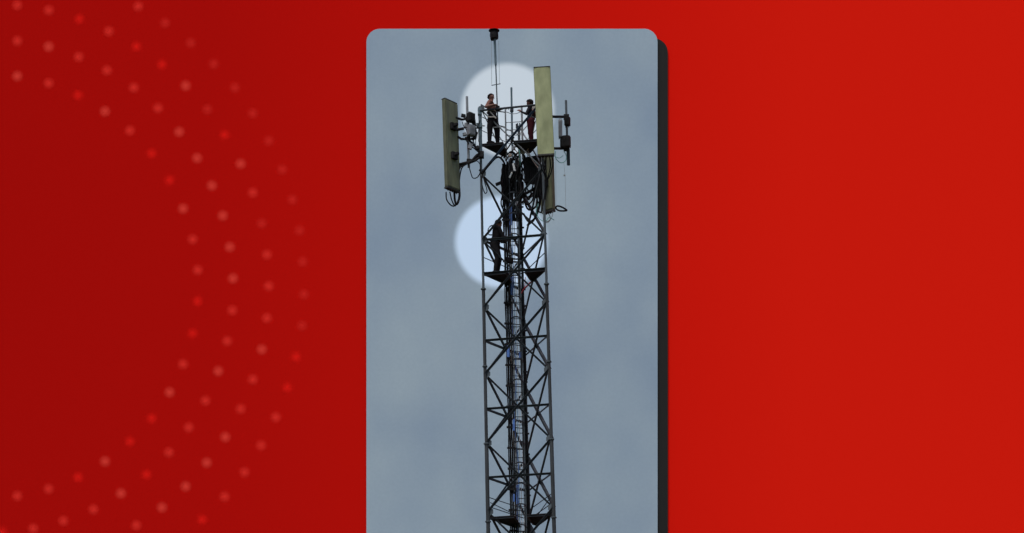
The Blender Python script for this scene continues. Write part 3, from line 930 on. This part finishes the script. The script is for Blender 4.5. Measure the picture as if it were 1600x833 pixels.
def hand(caps, wrist, d, palm_n, mi, curl=.5, s=1.0, side=1):
    """palm, four bent fingers of different length and a thumb leaving the side of the palm"""
    d = V(d).normalized(); n = V(palm_n); n = (n - d * n.dot(d)).normalized()
    x = d.cross(n) * side
    wrist = V(wrist)
    kn = wrist + d * .085 * s
    for o in (-.026, 0, .026):
        caps.append((wrist + x * o * .6 * s, kn + x * o * s, .020 * s, .017 * s, mi))
    for k, ln in enumerate((.066, .076, .070, .054)):
        b0 = kn + x * (-.033 + .022 * k) * s
        d1 = (d * math.cos(curl) + n * math.sin(curl)).normalized()
        d2 = (d * math.cos(curl * 2.1) + n * math.sin(curl * 2.1)).normalized()
        p1 = b0 + d1 * ln * .55 * s
        caps.append((b0, p1, .0098 * s, .0092 * s, mi))
        caps.append((p1, p1 + d2 * ln * .5 * s, .0092 * s, .0082 * s, mi))
    t0 = wrist + d * .025 * s - x * .026 * s
    t1 = t0 + (d * .6 - x * .75 + n * .35).normalized() * .042 * s
    caps.append((t0, t1, .0125 * s, .0105 * s, mi))
    caps.append((t1, t1 + (d * .85 - x * .2 + n * .5).normalized() * .032 * s, .0105 * s, .009 * s, mi))

def head(caps, c, f, mi, s=1.0):
    """skull, jaw, nose, brow, ears; c centre of the head, f facing"""
    c = V(c); f = V(f).normalized(); up = V((0, 0, 1)); up = (up - f * up.dot(f)).normalized(); sd = f.cross(up)
    caps.append((c + up * .035 * s - f * .018 * s, c + up * .030 * s + f * .018 * s, .083 * s, .080 * s, mi))
    caps.append((c - up * .02 * s + f * .018 * s, c - up * .082 * s + f * .045 * s, .068 * s, .038 * s, mi))
    caps.append((c + up * .012 * s + f * .092 * s, c - up * .028 * s + f * .110 * s, .011 * s, .016 * s, mi))
    caps.append((c + up * .028 * s + f * .078 * s - sd * .034 * s, c + up * .028 * s + f * .078 * s + sd * .034 * s, .016 * s, .016 * s, mi))
    caps.append((c - up * .062 * s + f * .078 * s - sd * .018 * s, c - up * .062 * s + f * .078 * s + sd * .018 * s, .013 * s, .013 * s, mi))
    for q in (-1, 1):
        e = c + sd * q * .080 * s - f * .008 * s
        caps.append((e + up * .022 * s, e - up * .022 * s, .016 * s, .012 * s, mi))
    return c, f, up, sd

def hair(parent, c, f, up, sd, m, s=1.0, long=0.0):
    bm = bmesh.new()
    bmesh.ops.create_icosphere(bm, subdivisions=4, radius=1.0)
    rnd = random.Random(3)
    rot = Matrix((sd, f, up)).transposed()
    dele = [v for v in bm.verts if (v.co.y > .25 and v.co.z < .42 + .2 * v.co.y) or v.co.z < -.45 - long or (abs(v.co.x) > .75 and v.co.z < -.05 and v.co.y > -.2)]
    bmesh.ops.delete(bm, geom=dele, context='VERTS')
    for v in bm.verts:
        k = .098 + .008 * (math.sin(v.co.x * 19 + v.co.z * 7) * math.sin(v.co.y * 17 + 2)) + rnd.uniform(-.003, .003)
        v.co = rot @ V((v.co.x * k, v.co.y * k * 1.06, v.co.z * k * 1.05)) * s + c + up * .030 * s - f * .004 * s
    me = bpy.data.meshes.new('hair')
    bm.to_mesh(me); bm.free()
    for p in me.polygons:
        p.use_smooth = True
    me.materials.append(m)
    o = bpy.data.objects.new('hair', me)
    COL.objects.link(o); o.parent = parent
    so = o.modifiers.new('thick', 'SOLIDIFY'); so.thickness = .016
    return o

def local(mb, name, m, parent, smooth=True):
    """build a child whose vertices are already given in the person's own space"""
    base = ROOT[parent.name]
    mb.v = [p + base for p in mb.v]
    return mb.build(name, m, parent, smooth)

def eyes(parent, c, f, up, sd, s=1.0):
    for q in (-1, 1):
        local(MB().ball(c + f * .086 * s + up * .006 * s + sd * q * .031 * s, .011 * s, 8, 6), 'eye', M['eye'], parent)

def shoe(caps, ankle, d, mi, s=1.0):
    a = V(ankle); d = V(d).normalized()
    caps.append((a + V((0, 0, -.02)), a - d * .045 * s + V((0, 0, -.045)), .045 * s, .042 * s, mi))
    caps.append((a - d * .04 * s + V((0, 0, -.048)), a + d * .15 * s + V((0, 0, -.055)), .040 * s, .033 * s, mi))
    caps.append((a + d * .02 * s, a + d * .11 * s + V((0, 0, -.045)), .042 * s, .034 * s, mi))

def ring_around(a, b_, r, thick, n=20, sq=(1, 1)):
    """a closed belt of webbing around an axis point a with axis b_-a"""
    a, b_ = V(a), V(b_)
    d = (b_ - a).normalized()
    x = d.cross(V((0, 1, 0))).normalized(); y = d.cross(x)
    pts = [a + x * r * sq[0] * math.cos(2 * math.pi * k / n) + y * r * sq[1] * math.sin(2 * math.pi * k / n) for k in range(n)]
    return MB().tube(pts, thick, 6, True)

# --- person leaning on the top rail
base1 = tw(ZT + .038, .18, .0); base1 = V((P(770, 220, 100.28).x, 100.32, base1.z))
p1 = thing('person', 'person bare above black trousers, leaning on the top rail beside the mast', 'person', base1)
caps = []
SK, TP, TR, SH = 0, 1, 2, 3
c1, f1, u1, s1 = head(caps, (-.055, 0, 1.575), (.86, -.50, -.10), SK)
caps += [((-.075, 0, 1.40), (-.06, 0, 1.52), .060, .056, SK),
         ((-.06, -.16, 1.365), (-.06, .16, 1.365), .080, .080, TP), ((-.07, -.085, 1.31), (-.05, -.07, 1.19), .122, .116, TP), ((-.07, .085, 1.31), (-.05, .07, 1.19), .122, .116, TP),
         ((-.05, -.065, 1.17), (-.015, -.055, .99), .116, .122, TR), ((-.05, .065, 1.17), (-.015, .055, .99), .116, .122, TR),
         ((-.01, -.085, .93), (-.01, .085, .93), .136, .136, TR),
         ((-.035, -.11, .88), (-.085, -.11, .55), .125, .095, TR), ((-.085, -.11, .55), (-.10, -.10, .13), .092, .062, TR),
         ((.035, .11, .88), (.13, .09, .55), .125, .095, TR), ((.13, .09, .55), (.145, .10, .13), .092, .062, TR)]
# near arm bent, forearm along the rail
caps += [((-.10, -.20, 1.36), (-.175, -.29, 1.19), .068, .056, TP), ((-.175, -.29, 1.19), (-.20, -.31, 1.15), .052, .050, SK),
         ((-.20, -.31, 1.15), (.02, -.36, 1.19), .050, .036, SK)]
hand(caps, (.02, -.36, 1.19), (.95, -.05, -.05), (0, -.2, -1), SK, .45, 1.05)
# far arm reaching to the ladder cage
caps += [((.0, .19, 1.38), (.13, .20, 1.26), .066, .052, TP), ((.13, .20, 1.26), (.15, .20, 1.25), .048, .046, SK), ((.15, .20, 1.25), (.345, .22, 1.33), .045, .033, SK)]
hand(caps, (.345, .22, 1.33), (.90, .05, .15), (.3, .0, -1), SK, .7, 1.05, -1)
shoe(caps, (-.11, -.10, .085), (.9, -.4, 0), SH); shoe(caps, (.15, .10, .085), (.95, -.2, 0), SH)
body_from(caps, base1, 'body', p1, .0095, (M['skin'], M['top_red'], M['cloth_black'], M['cloth_black']))
hair(p1, c1, f1, u1, s1, M['hair'], 1.07, .12)
eyes(p1, c1, f1, u1, s1)
local(ring_around((-.035, 0, 1.085), (-.04, 0, 1.2), .142, .017, sq=(.98, 1.28)), 'belt', M['strap'], p1)
local(MB().flat((-.10, -.205, 1.06), (.10, -.265, .78), .035, .012, (0, -1, 0)), 'harness_strap', M['strap'], p1)
local(MB().flat((-.15, -.250, .84), (.09, -.262, .83), .035, .012, (0, -1, 0)), 'harness_strap', M['strap'], p1)
local(MB().box((.15, -.20, 1.13), (.12, .10, .17), bev=.02), 'tool_pouch', M['cloth_black'], p1)

p1.scale = (1.20, 1.10, 1.09)
# --- person at the right, half hidden by the large antenna
base2 = V((P(829, 228, 100.55).x, 100.50, tw(ZT + .038, .8, .25).z))
p2 = thing('person', 'person in dark shirt and maroon trousers beside the large right antenna', 'person', base2)
caps = []
c2, f2, u2, s2 = head(caps, (-.02, 0, 1.56), (-.80, .35, -.25), SK)
caps += [((.0, 0, 1.38), (-.01, 0, 1.50), .056, .052, SK),
         ((.0, -.15, 1.35), (.03, .15, 1.35), .072, .072, TP), ((.0, -.08, 1.28), (.0, -.06, 1.04), .112, .102, TP), ((.02, .08, 1.28), (.01, .06, 1.04), .112, .102, TP),
         ((.0, -.05, 1.05), (.01, -.05, .97), .110, .112, TP), ((.0, .05, 1.05), (.01, .05, .97), .110, .112, TP),
         ((.01, -.07, .91), (.01, .07, .91), .118, .118, TR),
         ((-.01, -.09, .88), (.0, -.10, .52), .118, .088, TR), ((.0, -.10, .52), (.04, -.08, .12), .086, .055, TR),
         ((.03, .09, .88), (.0, .09, .52), .118, .088, TR), ((.0, .09, .52), (.04, .07, .12), .086, .055, TR)]
caps += [((-.03, -.18, 1.34), (-.13, -.21, 1.08), .060, .047, TP), ((-.13, -.21, 1.08), (-.30, -.16, 1.19), .043, .031, TP)]
hand(caps, (-.30, -.16, 1.19), (-.72, .1, .65), (.2, .5, -.6), SK, .6, 1.05)
caps += [((.06, .19, 1.34), (.17, .10, 1.12), .060, .047, TP), ((.17, .10, 1.12), (.12, -.12, 1.20), .043, .031, SK)]
hand(caps, (.12, -.12, 1.20), (-.2, -.9, .3), (-.5, 0, -.8), SK, .6, 1.05, -1)
shoe(caps, (.06, -.09, .085), (-.9, -.3, 0), SH); shoe(caps, (.05, .09, .085), (-.95, -.1, 0), SH)
body_from(caps, base2, 'body', p2, .0095, (M['skin'], M['cloth_dark'], M['cloth_maroon'], M['cloth_black']))
hair(p2, c2, f2, u2, s2, M['hair'], 1.12, .3)
eyes(p2, c2, f2, u2, s2)
local(ring_around((.005, 0, 1.0), (.005, 0, 1.1), .14, .016, sq=(.92, 1.15)), 'belt', M['rope'], p2)
local(MB().flat((.0, -.178, 1.02), (.13, -.20, 1.28), .035, .012, (0, -1, 0)), 'harness_strap', M['strap'], p2)
local(MB().box((.10, -.17, 1.33), (.12, .05, .14), bev=.02), 'shoulder_patch', M['strap'], p2)

p2.scale = (1.18, 1.10, 1.0)
# --- person on the middle platform, seen from the back
base3 = V((P(776, 424, 100.35).x, 100.36, tw(ZM + .038, .2, .05).z))
p3 = thing('person', 'person all in black standing on the middle platform inside the tower', 'person', base3)
caps = []
s = 1.09
c3, f3, u3, s3 = head(caps, (.055, 0, 1.655), (.62, .70, .05), SK, 1.02)
K = lambda a, b_, ra, rb, mi: caps.append((V(a) * s, V(b_) * s, ra * s, rb * s, mi))
K((.03, 0, 1.37), (.045, 0, 1.48), .056, .052, SK)
K((.0, -.15, 1.345), (.06, .13, 1.345), .075, .075, TP)
K((.01, -.08, 1.28), (-.01, -.06, 1.06), .118, .108, TP); K((.03, .08, 1.28), (.0, .06, 1.06), .118, .108, TP)
K((-.02, -.05, 1.06), (-.04, -.05, .95), .112, .115, TR); K((0, .05, 1.06), (-.03, .05, .95), .112, .115, TR)
K((-.05, -.075, .88), (-.03, .075, .88), .124, .120, TR)
K((-.06, -.09, .86), (.02, -.10, .48), .108, .070, TR); K((.02, -.10, .48), (-.03, -.09, .12), .070, .052, TR)
K((-.03, .10, .86), (.06, .10, .48), .104, .070, TR); K((.06, .10, .48), (.02, .12, .12), .070, .052, TR)
K((.05, -.17, 1.33), (.15, -.14, 1.08), .062, .050, TP); K((.15, -.14, 1.08), (.38, .08, 1.10), .046, .032, TP)
hand(caps, V((.38, .08, 1.10)) * s, (.8, .55, .05), (0, .2, -1), TP, .7, 1.1)
K((.09, .17, 1.33), (.20, .24, 1.16), .062, .048, TP); K((.20, .24, 1.16), (.40, .34, 1.22), .045, .032, TP)
hand(caps, V((.40, .34, 1.22)) * s, (.7, .4, .3), (.6, .4, -.4), TP, .7, 1.1, -1)
shoe(caps, V((-.03, -.09, .085)) * s, (.7, .6, 0), SH, 1.08); shoe(caps, V((.02, .12, .085)) * s, (.7, .6, 0), SH, 1.08)
body_from(caps, base3, 'body', p3, .0095, (M['skin'], M['cloth_black'], M['cloth_black'], M['cloth_black']))
hair(p3, c3, f3, u3, s3, M['hair'], 1.02)
eyes(p3, c3, f3, u3, s3, 1.02)
local(ring_around((-.035 * s, 0, 1.02 * s), (-.03, 0, 1.25), .155, .017, sq=(.92, 1.18)), 'belt', M['rope'], p3)
local(MB().box((.17, -.14, .97 * s), (.13, .10, .16), bev=.02), 'tool_pouch', M['cloth_black'], p3)

p3.scale = (1.36, 1.15, 1.12)
# rope coil slung at that person's shoulder, and a tool bag on the cables
cc = base3 + V((-.18, -.18, 1.55))
pts = []
for k in range(72):
    g = 2 * math.pi * k / 24
    rr = .155 + .008 * math.sin(k * .9)
    loc_ = V((rr * .85 * math.cos(g), .018 * (k / 24 - 1), rr * 1.15 * math.sin(g)))
    pts.append(cc + Matrix.Rotation(R(22), 3, 'Y') @ loc_)
coil = MB().tube(pts, .013, 6).build('rope_coil', M['black'])
tag(coil, 'black rope coil at the shoulder of the person on the middle platform', 'rope coil')

bagc = P(796, 407, 100.9)
bag = thing('tool_bag', 'black tool bag hung on the feeder cables above the middle platform', 'bag', bagc - V((0, 0, .14)))
MB().box(bagc, (.28, .16, .20), Matrix.Rotation(R(8), 3, 'Y'), .05).build('pouch', M['cloth_black'], bag)
MB().tube(spline([bagc + V((.10, 0, .06)), bagc + V((.24, 0, .05)), bagc + V((.36, .05, .07))], 5), .03, 8).build('strap', M['cloth_black'], bag, True)
MB().tube(spline([bagc + V((-.08, 0, .07)), bagc + V((-.02, .02, .22)), bagc + V((.06, 0, .07))], 6), .014, 6).build('handle', M['cloth_black'], bag, True)
